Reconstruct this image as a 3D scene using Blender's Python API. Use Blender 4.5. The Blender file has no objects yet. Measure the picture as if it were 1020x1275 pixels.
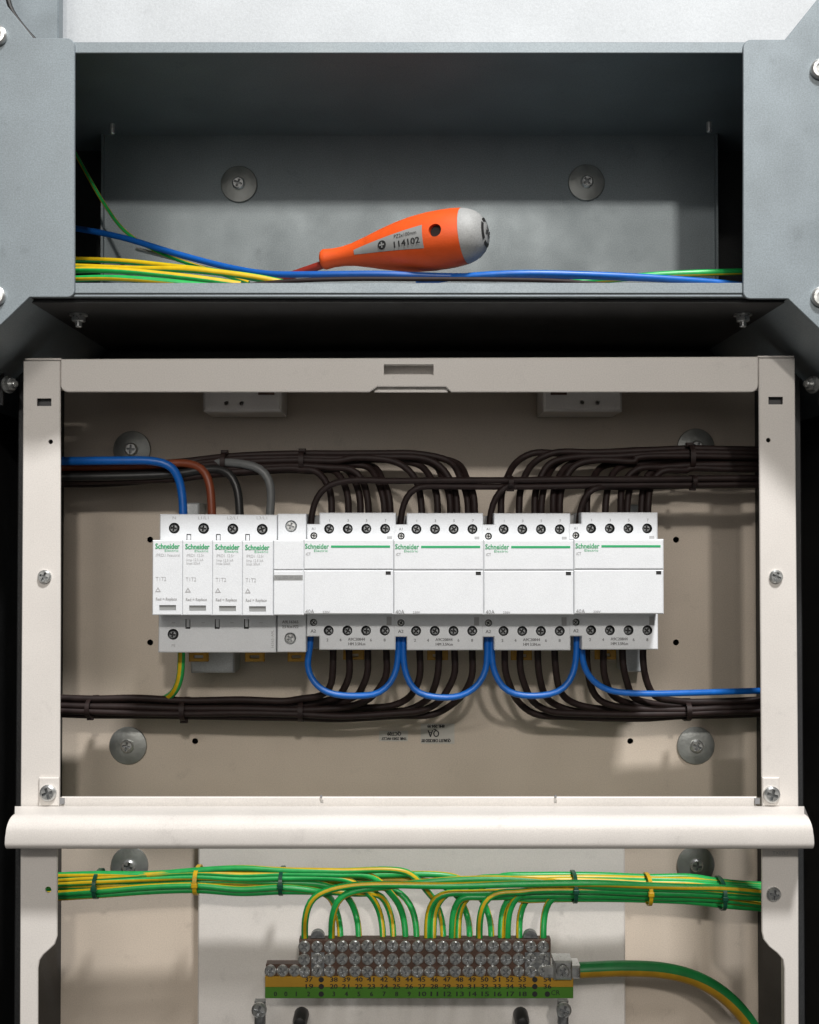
import bpy, bmesh, math, random
from mathutils import Vector, Matrix

random.seed(7)
R = math.radians
scene = bpy.context.scene
C = scene.collection

# ------------------------------------------------------------------ camera, world, lamps, exposure
FPX = 1457.0                      # focal length in photo pixels (photo is 1020 x 1275)
CAMY = -0.70
PITCH = math.atan((668.0 - 637.5) / FPX)
cam_d = bpy.data.cameras.new('camera')
cam_d.sensor_fit = 'HORIZONTAL'
cam_d.sensor_width = 36.0
cam_d.lens = 36.0 * FPX / 1020.0
cam_d.clip_start = 0.01
cam_d.clip_end = 50.0
cam = bpy.data.objects.new('camera', cam_d)
cam.location = (0, CAMY, 0)
cam.rotation_euler = (R(90) + PITCH, 0, 0)
C.objects.link(cam)
scene.camera = cam

world = bpy.data.worlds.new('World')
scene.world = world
world.use_nodes = True
world.node_tree.nodes['Background'].inputs[0].default_value = (1.0, 0.97, 0.93, 1)
world.node_tree.nodes['Background'].inputs[1].default_value = 0.055


def lamp(name, direction, dist, size, power, color):
    d = bpy.data.lights.new(name, 'AREA')
    d.shape = 'RECTANGLE'
    d.size, d.size_y = size
    d.energy = power
    d.color = color
    o = bpy.data.objects.new(name, d)
    v = Vector(direction).normalized()
    o.location = v * dist
    o.rotation_euler = (-v).to_track_quat('-Z', 'Y').to_euler()
    C.objects.link(o)
    return o


lamp('ceiling_lamp', (0.37, -1.0, 1.60), 2.0, (0.24, 0.18), 53, (1.0, 0.99, 0.985))
lamp('room_lamp_right', (0.10, -1.0, 0.388), 2.6, (0.10, 0.08), 16, (1.0, 0.95, 0.89))
lamp('room_lamp_left', (-0.14, -1.0, 0.42), 2.6, (0.45, 0.10), 8, (1.0, 0.95, 0.89))
lamp('soft_fill', (-0.12, -1.0, 0.28), 2.4, (1.5, 1.2), 8.0, (1.0, 0.96, 0.91))  # broad frontal fill added to lift shaded faces, not an actual lamp

scene.view_settings.view_transform = 'Standard'
scene.view_settings.look = 'None'
scene.view_settings.exposure = 0.0
scene.view_settings.gamma = 1.0
scene.view_settings.use_curve_mapping = False

# ------------------------------------------------------------------ measuring: photo pixel + real depth -> point in metres
FWD = Vector((0, math.cos(PITCH), math.sin(PITCH)))
UP = Vector((0, -math.sin(PITCH), math.cos(PITCH)))


def at(px, py, Y):
    d = FWD + Vector((1, 0, 0)) * ((px - 510.0) / FPX) + UP * ((637.5 - py) / FPX)
    return Vector((0, CAMY, 0)) + d * ((Y - CAMY) / d.y)


def mpp(Y):                       # metres per pixel at depth Y
    return (Y - CAMY) / FPX


def xz(px, py, Y):
    p = at(px, py, Y)
    return (p.x, p.z)


def rect(x0, y0, x1, y1, Y):      # an upright rectangle at depth Y
    ym = (y0 + y1) / 2
    xa, xb = at(x0, ym, Y).x, at(x1, ym, Y).x
    za, zb = at(510, y0, Y).z, at(510, y1, Y).z
    return [(xa, zb), (xb, zb), (xb, za), (xa, za)]


def circ(cx, cz, r, n=16):
    return [(cx + r * math.cos(2 * math.pi * i / n), cz + r * math.sin(2 * math.pi * i / n)) for i in range(n)]


# ------------------------------------------------------------------ materials
MATS = {}


def mat(name, col, rough=0.5, metal=0.0, var=0.06, vscale=60.0, bump=0.0, bscale=900.0, spec=0.5, coat=0.0, rvar=0.0, stretch=None, speck=0.0, wear=0.0):
    m = bpy.data.materials.new(name)
    m.use_nodes = True
    nt = m.node_tree
    b = nt.nodes['Principled BSDF']
    b.inputs['Roughness'].default_value = rough
    b.inputs['Metallic'].default_value = metal
    b.inputs['Specular IOR Level'].default_value = spec
    b.inputs['Coat Weight'].default_value = coat
    tc = nt.nodes.new('ShaderNodeTexCoord')
    src = tc.outputs['Object']
    if stretch:
        mp = nt.nodes.new('ShaderNodeMapping')
        mp.inputs['Scale'].default_value = stretch
        nt.links.new(src, mp.inputs['Vector'])
        src = mp.outputs['Vector']
    n1 = nt.nodes.new('ShaderNodeTexNoise')
    n1.inputs['Scale'].default_value = vscale
    n1.inputs['Detail'].default_value = 6
    nt.links.new(src, n1.inputs['Vector'])
    rmp = nt.nodes.new('ShaderNodeMapRange')
    rmp.inputs['From Min'].default_value = 0.3
    rmp.inputs['From Max'].default_value = 0.7
    rmp.inputs['To Min'].default_value = 1 - var
    rmp.inputs['To Max'].default_value = 1 + var
    nt.links.new(n1.outputs['Fac'], rmp.inputs['Value'])
    mul = nt.nodes.new('ShaderNodeVectorMath')
    mul.operation = 'SCALE'
    mul.inputs[0].default_value = col[:3]
    if wear:                      # blotchy grime and rubbed spots
        n4 = nt.nodes.new('ShaderNodeTexNoise')
        n4.inputs['Scale'].default_value = 55
        n4.inputs['Detail'].default_value = 12
        n4.inputs['Roughness'].default_value = 0.72
        nt.links.new(src, n4.inputs['Vector'])
        r4 = nt.nodes.new('ShaderNodeMapRange')
        r4.interpolation_type = 'SMOOTHSTEP'
        r4.inputs['From Min'].default_value = 0.56
        r4.inputs['From Max'].default_value = 0.74
        r4.inputs['To Min'].default_value = 1.0
        r4.inputs['To Max'].default_value = 1 - wear
        nt.links.new(n4.outputs['Fac'], r4.inputs['Value'])
        m4 = nt.nodes.new('ShaderNodeMath')
        m4.operation = 'MULTIPLY'
        nt.links.new(rmp.outputs['Result'], m4.inputs[0])
        nt.links.new(r4.outputs['Result'], m4.inputs[1])
        base_out = m4.outputs['Value']
    else:
        base_out = rmp.outputs['Result']
    if speck:
        n3 = nt.nodes.new('ShaderNodeTexNoise')
        n3.inputs['Scale'].default_value = 1300
        n3.inputs['Detail'].default_value = 2
        nt.links.new(src, n3.inputs['Vector'])
        r3 = nt.nodes.new('ShaderNodeMapRange')
        r3.inputs['From Min'].default_value = 0.3
        r3.inputs['From Max'].default_value = 0.7
        r3.inputs['To Min'].default_value = 1 - speck
        r3.inputs['To Max'].default_value = 1 + speck
        nt.links.new(n3.outputs['Fac'], r3.inputs['Value'])
        mm = nt.nodes.new('ShaderNodeMath')
        mm.operation = 'MULTIPLY'
        nt.links.new(base_out, mm.inputs[0])
        nt.links.new(r3.outputs['Result'], mm.inputs[1])
        nt.links.new(mm.outputs['Value'], mul.inputs['Scale'])
    else:
        nt.links.new(base_out, mul.inputs['Scale'])
    nt.links.new(mul.outputs['Vector'], b.inputs['Base Color'])
    if rvar:
        r2 = nt.nodes.new('ShaderNodeMapRange')
        r2.inputs['From Min'].default_value = 0.3
        r2.inputs['From Max'].default_value = 0.7
        r2.inputs['To Min'].default_value = rough - rvar
        r2.inputs['To Max'].default_value = rough + rvar
        nt.links.new(n1.outputs['Fac'], r2.inputs['Value'])
        nt.links.new(r2.outputs['Result'], b.inputs['Roughness'])
    if bump:
        n2 = nt.nodes.new('ShaderNodeTexNoise')
        n2.inputs['Scale'].default_value = bscale
        n2.inputs['Detail'].default_value = 3
        nt.links.new(src, n2.inputs['Vector'])
        bp = nt.nodes.new('ShaderNodeBump')
        bp.inputs['Strength'].default_value = bump
        bp.inputs['Distance'].default_value = 0.0006
        nt.links.new(n2.outputs['Fac'], bp.inputs['Height'])
        nt.links.new(bp.outputs['Normal'], b.inputs['Normal'])
    MATS[name] = m
    return m


mat('cream', (0.68, 0.645, 0.605), 0.42, var=0.035, vscale=25, bump=0.12, bscale=2200, rvar=0.06, speck=0.06, wear=0.14)
mat('cream_shaded', (0.57, 0.49, 0.405), 0.40, var=0.05, vscale=18, bump=0.12, bscale=2200, rvar=0.07, speck=0.09, wear=0.16)  # cream darkened to put the recess shade into the mounting panel
mat('galv', (0.215, 0.25, 0.27), 0.46, metal=0.3, var=0.07, vscale=45, bump=0.10, bscale=2200, rvar=0.08, speck=0.14, wear=0.18)
mat('galv_in', (0.25, 0.285, 0.30), 0.5, metal=0.45, var=0.10, vscale=30, bump=0.10, bscale=2000, rvar=0.08, speck=0.16, wear=0.2)
mat('blackcase', (0.021, 0.022, 0.023), 0.55, var=0.3, vscale=40, bump=0.4, bscale=900, speck=0.3)
mat('painted', (0.47, 0.49, 0.505), 0.7, var=0.05, vscale=22, bump=0.25, bscale=500, speck=0.07, wear=0.10)
mat('plastic', (0.725, 0.745, 0.765), 0.45, var=0.02, vscale=80, bump=0.25, bscale=2600, speck=0.04, wear=0.06)
mat('plastic_grey', (0.36, 0.36, 0.36), 0.5, var=0.05)
mat('recess_dark', (0.04, 0.04, 0.042), 0.5)  # near-black tone that stands for shade in the terminal holes
mat('ink', (0.22, 0.22, 0.225), 0.6)
mat('ink_grey', (0.42, 0.42, 0.425), 0.6)
mat('ink_black', (0.015, 0.015, 0.015), 0.6)
mat('green_print', (0.012, 0.36, 0.13), 0.5)
mat('zinc', (0.62, 0.63, 0.62), 0.34, metal=0.85, var=0.15, vscale=300, rvar=0.1)
mat('steel_dark', (0.30, 0.31, 0.315), 0.38, metal=0.8, var=0.25, vscale=400, rvar=0.1)
mat('washer', (0.36, 0.37, 0.355), 0.42, metal=0.7, var=0.22, vscale=70, bump=0.2, bscale=500, rvar=0.12)
mat('brown_pvc', (0.018, 0.0095, 0.0085), 0.6, var=0.25, vscale=200, spec=0.3, wear=-0.4)
mat('red_brown_pvc', (0.20, 0.045, 0.016), 0.45, var=0.12, vscale=200)
mat('blue_pvc', (0.004, 0.115, 0.46), 0.38, var=0.10, vscale=200)
mat('navy_pvc', (0.004, 0.085, 0.36), 0.4, var=0.10, vscale=200)
mat('black_pvc', (0.016, 0.016, 0.016), 0.42, var=0.2, vscale=200)
mat('grey_pvc', (0.13, 0.135, 0.135), 0.45, var=0.1, vscale=200)
mat('green_pvc', (0.014, 0.36, 0.075), 0.36, var=0.12, vscale=200)
mat('yellow_pvc', (0.60, 0.40, 0.008), 0.38, var=0.10, vscale=200)
mat('green_shaded', (0.008, 0.15, 0.035), 0.4, var=0.15, vscale=120)  # earth wire green darkened to put shade into the thick cable
mat('yellow_shaded', (0.36, 0.20, 0.01), 0.45, var=0.15, vscale=120)  # its yellow, darkened for the same shade
mat('tie_green', (0.006, 0.07, 0.04), 0.35)
mat('tie_yellow', (0.62, 0.38, 0.01), 0.4)
mat('clip_yellow', (0.40, 0.21, 0.015), 0.5, var=0.1)
mat('bar_brown', (0.085, 0.045, 0.03), 0.5, var=0.25, vscale=150)
mat('strip_yellow', (0.40, 0.22, 0.012), 0.55, var=0.08)
mat('strip_green', (0.055, 0.19, 0.012), 0.55, var=0.08)
mat('orange', (0.70, 0.088, 0.012), 0.45, var=0.06, vscale=120, bump=0.2, bscale=1500, wear=0.22)
mat('grip_grey', (0.30, 0.305, 0.30), 0.55, var=0.06, vscale=120, bump=0.2, bscale=1500, speck=0.12, wear=0.25)
mat('label_grey', (0.26, 0.265, 0.26), 0.5, var=0.06, wear=0.2)
mat('shaft_red', (0.22, 0.02, 0.012), 0.45)
mat('zinc_plate', (0.50, 0.525, 0.53), 0.42, metal=0.3, var=0.12, vscale=60, speck=0.1)
mat('sticker', (0.50, 0.48, 0.44), 0.3, var=0.04)


# ------------------------------------------------------------------ mesh helpers
def area2(p):
    return sum(p[i][0] * p[(i + 1) % len(p)][1] - p[(i + 1) % len(p)][0] * p[i][1] for i in range(len(p)))


def offset_poly(p, c):
    n = len(p)
    out = []
    for i in range(n):
        a, b, d = Vector(p[i - 1]), Vector(p[i]), Vector(p[(i + 1) % n])
        e1, e2 = (b - a).normalized(), (d - b).normalized()
        n1, n2 = Vector((-e1.y, e1.x)), Vector((-e2.y, e2.x))
        m = n1 + n2
        k = c / max(0.3, (1 + n1.dot(n2)))
        out.append((b.x + m.x * k, b.y + m.y * k))
    return out


def plate(bm, outer, yf, yb, c=0.0, holes=(), hd=None, mi=0, mih=None):
    """A slab in the XZ plane from depth yf to yb with chamfered front edge; holes are cut (through, or hd deep)."""
    if area2(outer) < 0:
        outer = outer[::-1]
    f0 = len(bm.faces)
    r0 = [bm.verts.new((x, yf, z)) for x, z in (offset_poly(outer, c) if c else outer)]
    rings = [r0]
    if c:
        rings.append([bm.verts.new((x, yf + c, z)) for x, z in outer])
    rb = [bm.verts.new((x, yb, z)) for x, z in outer]
    rings.append(rb)
    n = len(outer)
    new = []
    hf_ = []
    for a, b in zip(rings, rings[1:]):
        for i in range(n):
            j = (i + 1) % n
            new.append(bm.faces.new((a[i], a[j], b[j], b[i])))

    def loop_edges(v):
        return [bm.edges.get((v[i], v[(i + 1) % len(v)])) or bm.edges.new((v[i], v[(i + 1) % len(v)])) for i in range(len(v))]
    fe, be = loop_edges(r0), loop_edges(rb)
    for h in holes:
        hf = [bm.verts.new((x, yf, z)) for x, z in h]
        ye = yb if hd is None else yf + hd
        hb = [bm.verts.new((x, ye, z)) for x, z in h]
        for i in range(len(h)):
            j = (i + 1) % len(h)
            new.append(bm.faces.new((hf[i], hf[j], hb[j], hb[i])))
            hf_.append(new[-1])
        fe += loop_edges(hf)
        if hd is None:
            be += loop_edges(hb)
        else:
            new.append(bm.faces.new(hb))
            hf_.append(new[-1])
    if holes:
        g = bmesh.ops.triangle_fill(bm, edges=fe, use_beauty=True)
        new += [x for x in g['geom'] if isinstance(x, bmesh.types.BMFace)]
    else:
        new.append(bm.faces.new(r0))
    if holes and hd is None:
        g = bmesh.ops.triangle_fill(bm, edges=be, use_beauty=True)
        new += [x for x in g['geom'] if isinstance(x, bmesh.types.BMFace)]
    else:
        new.append(bm.faces.new(rb))
    bmesh.ops.recalc_face_normals(bm, faces=new)
    for f in new:
        f.material_index = mi
    if mih is not None:
        for f in hf_:
            f.material_index = mih
    return bm


def box3(bm, x0, x1, y0, y1, z0, z1, c=0.0, mi=0):
    return plate(bm, [(x0, z0), (x1, z0), (x1, z1), (x0, z1)], y0, y1, c, mi=mi)


def frame_of(axis):
    a = Vector(axis).normalized()
    u = a.cross(Vector((0, 0, 1)))
    if u.length < 1e-3:
        u = a.cross(Vector((1, 0, 0)))
    u.normalize()
    return a, u, u.cross(a).normalized()


def lathe(bm, prof, origin, axis, n=24, mi=0):
    a, u, v = frame_of(axis)
    o = Vector(origin)
    rings = []
    new = []
    for t, r in prof:
        if r < 1e-7:
            rings.append([bm.verts.new(o + a * t)])
        else:
            rings.append([bm.verts.new(o + a * t + (u * math.cos(2 * math.pi * i / n) + v * math.sin(2 * math.pi * i / n)) * r) for i in range(n)])
    for p, q in zip(rings, rings[1:]):
        for i in range(n):
            j = (i + 1) % n
            if len(p) == 1 and len(q) == 1:
                continue
            if len(p) == 1:
                new.append(bm.faces.new((p[0], q[j], q[i])))
            elif len(q) == 1:
                new.append(bm.faces.new((p[i], p[j], q[0])))
            else:
                new.append(bm.faces.new((p[i], p[j], q[j], q[i])))
    for k in (0, -1):
        if len(rings[k]) > 1:
            new.append(bm.faces.new(rings[k]))
    bmesh.ops.recalc_face_normals(bm, faces=new)
    for f in new:
        f.material_index = mi
    return bm


def spline(pts, step):
    P = [Vector(p) for p in pts]
    P = [P[0] * 2 - P[1]] + P + [P[-1] * 2 - P[-2]]
    out = []
    for i in range(1, len(P) - 2):
        p0, p1, p2, p3 = P[i - 1:i + 3]
        t0 = 0.0
        t1 = t0 + max(1e-6, (p1 - p0).length) ** 0.5
        t2 = t1 + max(1e-6, (p2 - p1).length) ** 0.5
        t3 = t2 + max(1e-6, (p3 - p2).length) ** 0.5
        n = max(2, int((p2 - p1).length / step))
        for k in range(n):
            t = t1 + (t2 - t1) * k / n
            A1 = p0 * ((t1 - t) / (t1 - t0)) + p1 * ((t - t0) / (t1 - t0))
            A2 = p1 * ((t2 - t) / (t2 - t1)) + p2 * ((t - t1) / (t2 - t1))
            A3 = p2 * ((t3 - t) / (t3 - t2)) + p3 * ((t - t2) / (t3 - t2))
            B1 = A1 * ((t2 - t) / (t2 - t0)) + A2 * ((t - t0) / (t2 - t0))
            B2 = A2 * ((t3 - t) / (t3 - t1)) + A3 * ((t - t1) / (t3 - t1))
            out.append(B1 * ((t2 - t) / (t2 - t1)) + B2 * ((t - t1) / (t2 - t1)))
    out.append(P[-2])
    return out


def tube(bm, pts, r, n=12, step=0.0035, stripe=0, twist=0.0, phase=0.0):
    S = spline(pts, step)
    for _ in range(2):
        S = [S[0]] + [(S[i - 1] + S[i] * 2 + S[i + 1]) / 4 for i in range(1, len(S) - 1)] + [S[-1]]
    T = [(S[min(i + 1, len(S) - 1)] - S[max(i - 1, 0)]).normalized() for i in range(len(S))]
    up = Vector((0, -1, 0.3))
    u = (up - T[0] * up.dot(T[0])).normalized()
    rings = []
    L = 0.0
    for i, (p, t) in enumerate(zip(S, T)):
        u = (u - t * u.dot(t)).normalized()
        w = t.cross(u)
        if i:
            L += (S[i] - S[i - 1]).length
        a0 = phase + twist * L
        rings.append([bm.verts.new(p + (u * math.cos(a0 + 2 * math.pi * k / n) + w * math.sin(a0 + 2 * math.pi * k / n)) * r) for k in range(n)])
    for a, b in zip(rings, rings[1:]):
        for k in range(n):
            j = (k + 1) % n
            f = bm.faces.new((a[k], b[k], b[j], a[j]))
            if stripe and (k < stripe if n == 20 else (k % (n // 2)) < stripe):
                f.material_index = 1
    bm.faces.new(rings[0][::-1])
    bm.faces.new(rings[-1])
    return bm


def finish(name, bm, mats, parent=None, loc=(0, 0, 0), angle=38):
    me = bpy.data.meshes.new(name)
    if Vector(loc).length:
        bmesh.ops.translate(bm, verts=bm.verts, vec=-Vector(loc))
    bm.to_mesh(me)
    bm.free()
    for m in ([mats] if isinstance(mats, str) else mats):
        me.materials.append(MATS[m])
    me.shade_smooth()
    me.set_sharp_from_angle(angle=R(angle))
    o = bpy.data.objects.new(name, me)
    C.objects.link(o)
    if parent:
        o.parent = parent
    return o


def tag(o, label=None, cat=None, group=None, kind=None):
    if label:
        o['label'] = label
    if cat:
        o['category'] = cat
    if group:
        o['group'] = group
    if kind:
        o['kind'] = kind
    return o


def empty(name, loc):
    o = bpy.data.objects.new(name, None)
    o.empty_display_size = 0.01
    o.location = loc
    C.objects.link(o)
    return o


class Thing:
    def __init__(self, name, loc, label, cat, group=None):
        self.loc = Vector(loc)
        self.root = tag(empty(name, loc), label, cat, group)

    def part(self, name, bm, mats, parent=None, angle=38):
        return finish(name, bm, mats, parent or self.root, self.loc, angle)

    def place(self, name, mesh, pos, parent=None, rot=0.0, scale=1.0):
        o = bpy.data.objects.new(name, mesh)
        C.objects.link(o)
        o.parent = parent or self.root
        o.location = Vector(pos) - self.loc
        o.rotation_euler = (0, rot, 0)
        o.scale = (scale,) * 3
        return o


def copy_tree(o, parent=None):
    c = o.copy()
    C.objects.link(c)
    c.parent = parent
    for ch in list(o.children):
        copy_tree(ch, c)
    return c


# ---- lettering: flat print built as mesh, joined per thing and colour
def text_verts(s, size, align='LEFT'):
    cu = bpy.data.curves.new('t', 'FONT')
    cu.body = s
    cu.size = size
    cu.align_x = align
    cu.align_y = 'CENTER'
    cu.resolution_u = 2
    ob = bpy.data.objects.new('t', cu)
    C.objects.link(ob)
    dg = bpy.context.evaluated_depsgraph_get()
    me = bpy.data.meshes.new_from_object(ob.evaluated_get(dg))
    V = [v.co.copy() for v in me.vertices]
    F = [tuple(p.vertices) for p in me.polygons]
    bpy.data.objects.remove(ob)
    bpy.data.curves.remove(cu)
    bpy.data.meshes.remove(me)
    return V, F


TCACHE = {}


def write(bm, s, px, py, Y, hpx, align='LEFT', rot=0.0, fit=None, bold=0.0):
    """Print s at photo pixel (px, py) on depth Y; hpx = capital height, fit = width, both in pixels."""
    key = (s, align)
    if key not in TCACHE:
        TCACHE[key] = text_verts(s, 1.0, align)
    V, F = TCACHE[key]
    if not V:
        return
    m = mpp(Y)
    k = hpx * m / 0.70
    kx = k
    w = max(v.x for v in V) - min(v.x for v in V)
    if fit:
        kx = fit * m / w
    o = at(px, py, Y)
    ca, sa = math.cos(rot), math.sin(rot)
    for sh in ((0, 0), (bold, 0), (-bold, 0)) if bold else ((0, 0),):
        vs = []
        for v in V:
            x, z = v.x * kx + sh[0] * m, v.y * k
            vs.append(bm.verts.new((o.x + x * ca - z * sa, Y - 0.00004 * (sh[0] > 0) - 0.00008 * (sh[0] < 0), o.z + x * sa + z * ca)))
        for f in F:
            try:
                bm.faces.new([vs[i] for i in f])
            except ValueError:
                pass


# ---- shared small pieces (unit meshes facing -Y, origin at the seat of the head)
def screw_mesh(name, r, h, material, slot='cross', seat=0.0, dark='steel_dark', cw=0.17):
    bm = bmesh.new()
    w, l = r * cw, r * 0.66
    if slot == 'cross':
        hole = [(w, l), (-w, l), (-w, w), (-l, w), (-l, -w), (-w, -w), (-w, -l), (w, -l), (w, -w), (l, -w), (l, w), (w, w)]
    else:
        hole = circ(0, 0, r * 0.5, 6)
    plate(bm, circ(0, 0, r, 20), -h, 0.0, c=h * 0.38, holes=[hole], hd=h * 0.8, mih=1)  # slot takes the darker tone, so its shade is in the colour
    if seat:
        plate(bm, circ(0, 0, seat, 20), 0.0001, 0.0006, mi=1)  # dark disc added under the head for the shaded hole bottom
    me = bpy.data.meshes.new(name)
    bm.to_mesh(me)
    bm.free()
    me.materials.append(MATS[material])
    me.materials.append(MATS[dark])
    me.shade_smooth()
    me.set_sharp_from_angle(angle=R(30))
    return me


TERM = screw_mesh('terminal_screw', 0.0026, 0.0016, 'steel_dark', seat=0.00306, dark='ink_black', cw=0.19)
TERM_S = screw_mesh('coil_screw', 0.0018, 0.0012, 'zinc', seat=0.00216, dark='ink_black', cw=0.2)
PAN = screw_mesh('pan_screw', 0.0042, 0.0024, 'zinc')
BAR = screw_mesh('bar_screw', 0.0037, 0.0018, 'zinc', cw=0.15)


def washer_mesh():
    bm = bmesh.new()
    lathe(bm, [(0.0, 0.0), (0.0, 0.0118), (0.0012, 0.0121), (0.0018, 0.0117), (0.0026, 0.0080), (0.0029, 0.0045), (0.0029, 0.0)], (0, 0, 0), (0, -1, 0), 40)
    me = bpy.data.meshes.new('washer')
    bm.to_mesh(me)
    bm.free()
    me.materials.append(MATS['washer'])
    me.shade_smooth()
    me.set_sharp_from_angle(angle=R(35))
    return me


WASHER = washer_mesh()


def put_washer(th, px, py, Y, rot, s=1.0):
    w = th.place('washer', WASHER, at(px, py, Y), rot=0, scale=s)
    k = bpy.data.objects.new('screw', PAN)
    C.objects.link(k)
    k.parent = w
    k.location = (0, -0.0029, 0)
    k.rotation_euler = (0, rot, 0)
    return w


def bolt_mesh():                  # hexagon nut on a threaded stub, axis -Y
    bm = bmesh.new()
    lathe(bm, [(0, 0.0052), (0.0010, 0.0052)], (0, 0, 0), (0, -1, 0), 24)
    lathe(bm, [(0.0010, 0.0036), (0.0012, 0.0040), (0.0040, 0.0040), (0.0044, 0.0036)], (0, 0, 0), (0, -1, 0), 6)
    lathe(bm, [(0.0044, 0.0020), (0.0072, 0.0020), (0.0076, 0.0016)], (0, 0, 0), (0, -1, 0), 14)
    me = bpy.data.meshes.new('nut')
    bm.to_mesh(me)
    bm.free()
    me.materials.append(MATS['zinc'])
    me.shade_smooth()
    me.set_sharp_from_angle(angle=R(30))
    return me


NUT = bolt_mesh()

# ------------------------------------------------------------------ depths (metres; module fronts are Y = 0)
Y_TF = -0.060     # front of the steel trough
Y_TB = 0.086      # back of the trough
Y_C = -0.010      # front of the cream chassis
Y_P = 0.100       # cream mounting panel
Y_W = 0.125       # the wall behind

# ------------------------------------------------------------------ setting: the wall
bm = bmesh.new()
box3(bm, -0.75, 0.75, Y_W, Y_W + 0.05, -0.75, 0.75)
tag(finish('wall', bm, 'painted'), 'white painted wall behind the switchboard', kind='structure')

# ------------------------------------------------------------------ steel trough across the top with its side plates
tr = Thing('cable_trough', at(510, 370, Y_TB), 'galvanised steel cable trough with open front across the top', 'cable trough')
zt, zb = at(510, 52, Y_TF).z, at(510, 369, Y_TF).z        # outer top and bottom
xi = 0.206                                               # half width inside
bm = bmesh.new()
box3(bm, -xi, xi, Y_TB, Y_TB + 0.0015, zb, zt)
bk = tr.part('back_panel', bm, 'galv_in')
bm = bmesh.new()
box3(bm, -0.2575, 0.2575, Y_TF + 0.0016, 0.1175, zt - 0.0016, zt)
tr.part('top_panel', bm, 'galv_in')
bm = bmesh.new()
box3(bm, -xi - 0.05, xi + 0.05, Y_TF + 0.0016, Y_TB - 0.0002, zb, zb + 0.0016)
tr.part('bottom_panel', bm, 'galv_in')
for s in (-1, 1):
    bm = bmesh.new()
    xa, xb = sorted((s * xi, s * (xi + 0.0015)))
    box3(bm, xa, xb, Y_TB - 0.004, Y_TB - 0.0002, zb + 0.002, zt - 0.002)
    tr.part('back_flange', bm, 'galv_in')
bm = bmesh.new()
plate(bm, rect(60, 52, 960, 66, Y_TF), Y_TF, Y_TF + 0.0014, 0.0004)
tr.part('front_lip', bm, 'galv')
bm = bmesh.new()
plate(bm, rect(60, 352, 960, 365.5, Y_TF), Y_TF, Y_TF + 0.0014, 0.0005)
fl = tr.part('front_lip', bm, 'galv')
bm = bmesh.new()
plate(bm, rect(60, 365.8, 960, 369.5, Y_TF), Y_TF + 0.0006, Y_TF + 0.0015, 0.0004)
tr.part('lip_fold', bm, 'galv', fl)


def arc(cx, cy, r, a0, a1, n=6):
    return [(cx + r * math.cos(R(a0 + (a1 - a0) * i / n)), cy + r * math.sin(R(a0 + (a1 - a0) * i / n))) for i in range(n + 1)]


def side_plate(s):
    # pixel outline for the left plate, mirrored for the right one
    pts = [(-130, -165), (41, 47)] + arc(83, 57, 10, -90, 0) + arc(84, 361, 9, 0, 90) + [(37, 370), (-130, 530)]
    if s > 0:
        pts = [(1020 - x - 1.5, y + 2) for x, y in pts]
    return [xz(x, y, Y_TF - 0.0016) for x, y in pts]


for s in (-1, 1):
    o = side_plate(s)
    bm = bmesh.new()
    plate(bm, o, Y_TF - 0.0016, Y_TF - 0.0001, 0.0004)
    sp = tr.part('side_plate', bm, 'galv')
    # folded returns along the two slanted edges
    for a, b in ((0, 1), (-2, -1)):
        A, B = Vector((o[a][0], 0, o[a][1])), Vector((o[b][0], 0, o[b][1]))
        d = (B - A).normalized()
        nrm = Vector((-d.z, 0, d.x))
        cxm = Vector((sum(p[0] for p in o) / len(o), 0, sum(p[1] for p in o) / len(o)))
        if (cxm - A).dot(nrm) < 0:
            nrm = -nrm
        bm = bmesh.new()
        q = [A, B, B + nrm * 0.0012, A + nrm * 0.0012]
        plate(bm, [(p.x, p.z) for p in q], Y_TF, Y_TF + (0.016 if a == 0 else 0.17))
        tr.part('folded_edge', bm, 'galv', sp)
# bolt heads at the picture edges
bm = bmesh.new()
lathe(bm, [(0, 0.0056), (0.0022, 0.0056), (0.0030, 0.0046), (0.0031, 0.0030), (0.0023, 0.0026), (0.0023, 0)], (0, 0, 0), (0, -1, 0), 28)
me_head = bpy.data.meshes.new('bolt_head')
bm.to_mesh(me_head)
bm.free()
me_head.materials.append(MATS['zinc'])
me_head.shade_smooth()
me_head.set_sharp_from_angle(angle=R(35))
for px, py in ((-3, 45), (-5, 369), (1021, 87), (1022, 370)):
    tr.place('bolt_head', me_head, at(px, py, Y_TF - 0.0016))
for px, py in ((298, 230), (730, 228)):
    put_washer(tr, px, py, Y_TB, 0.4 if px < 500 else 0.9, 1.02)
# nuts under the trough floor
for px in (98, 925):
    p = at(px, 388, -0.020)
    p.z = zb - 0.0022
    n = tr.place('nut', NUT, p)
    n.rotation_euler = (R(90), 0, 0.5)
# ledge line and small fixings in the dark back corners
for px, py in ((103, 90), (140, 162), (883, 160)):
    p = at(px, py, 0.02)
    bm = bmesh.new()
    lathe(bm, [(0, 0.0016), (0.006, 0.0016), (0.0065, 0.0011)], (p.x, p.y, p.z + 0.004), (0, 0, -1), 10)
    tr.part('stud', bm, 'zinc')
# side cover seen above the left plate
bm = bmesh.new()
plate(bm, rect(-60, -90, 73, 120, 0.09), 0.09, 0.10, 0.001)
tr.part('cover_plate', bm, 'galv')

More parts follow.
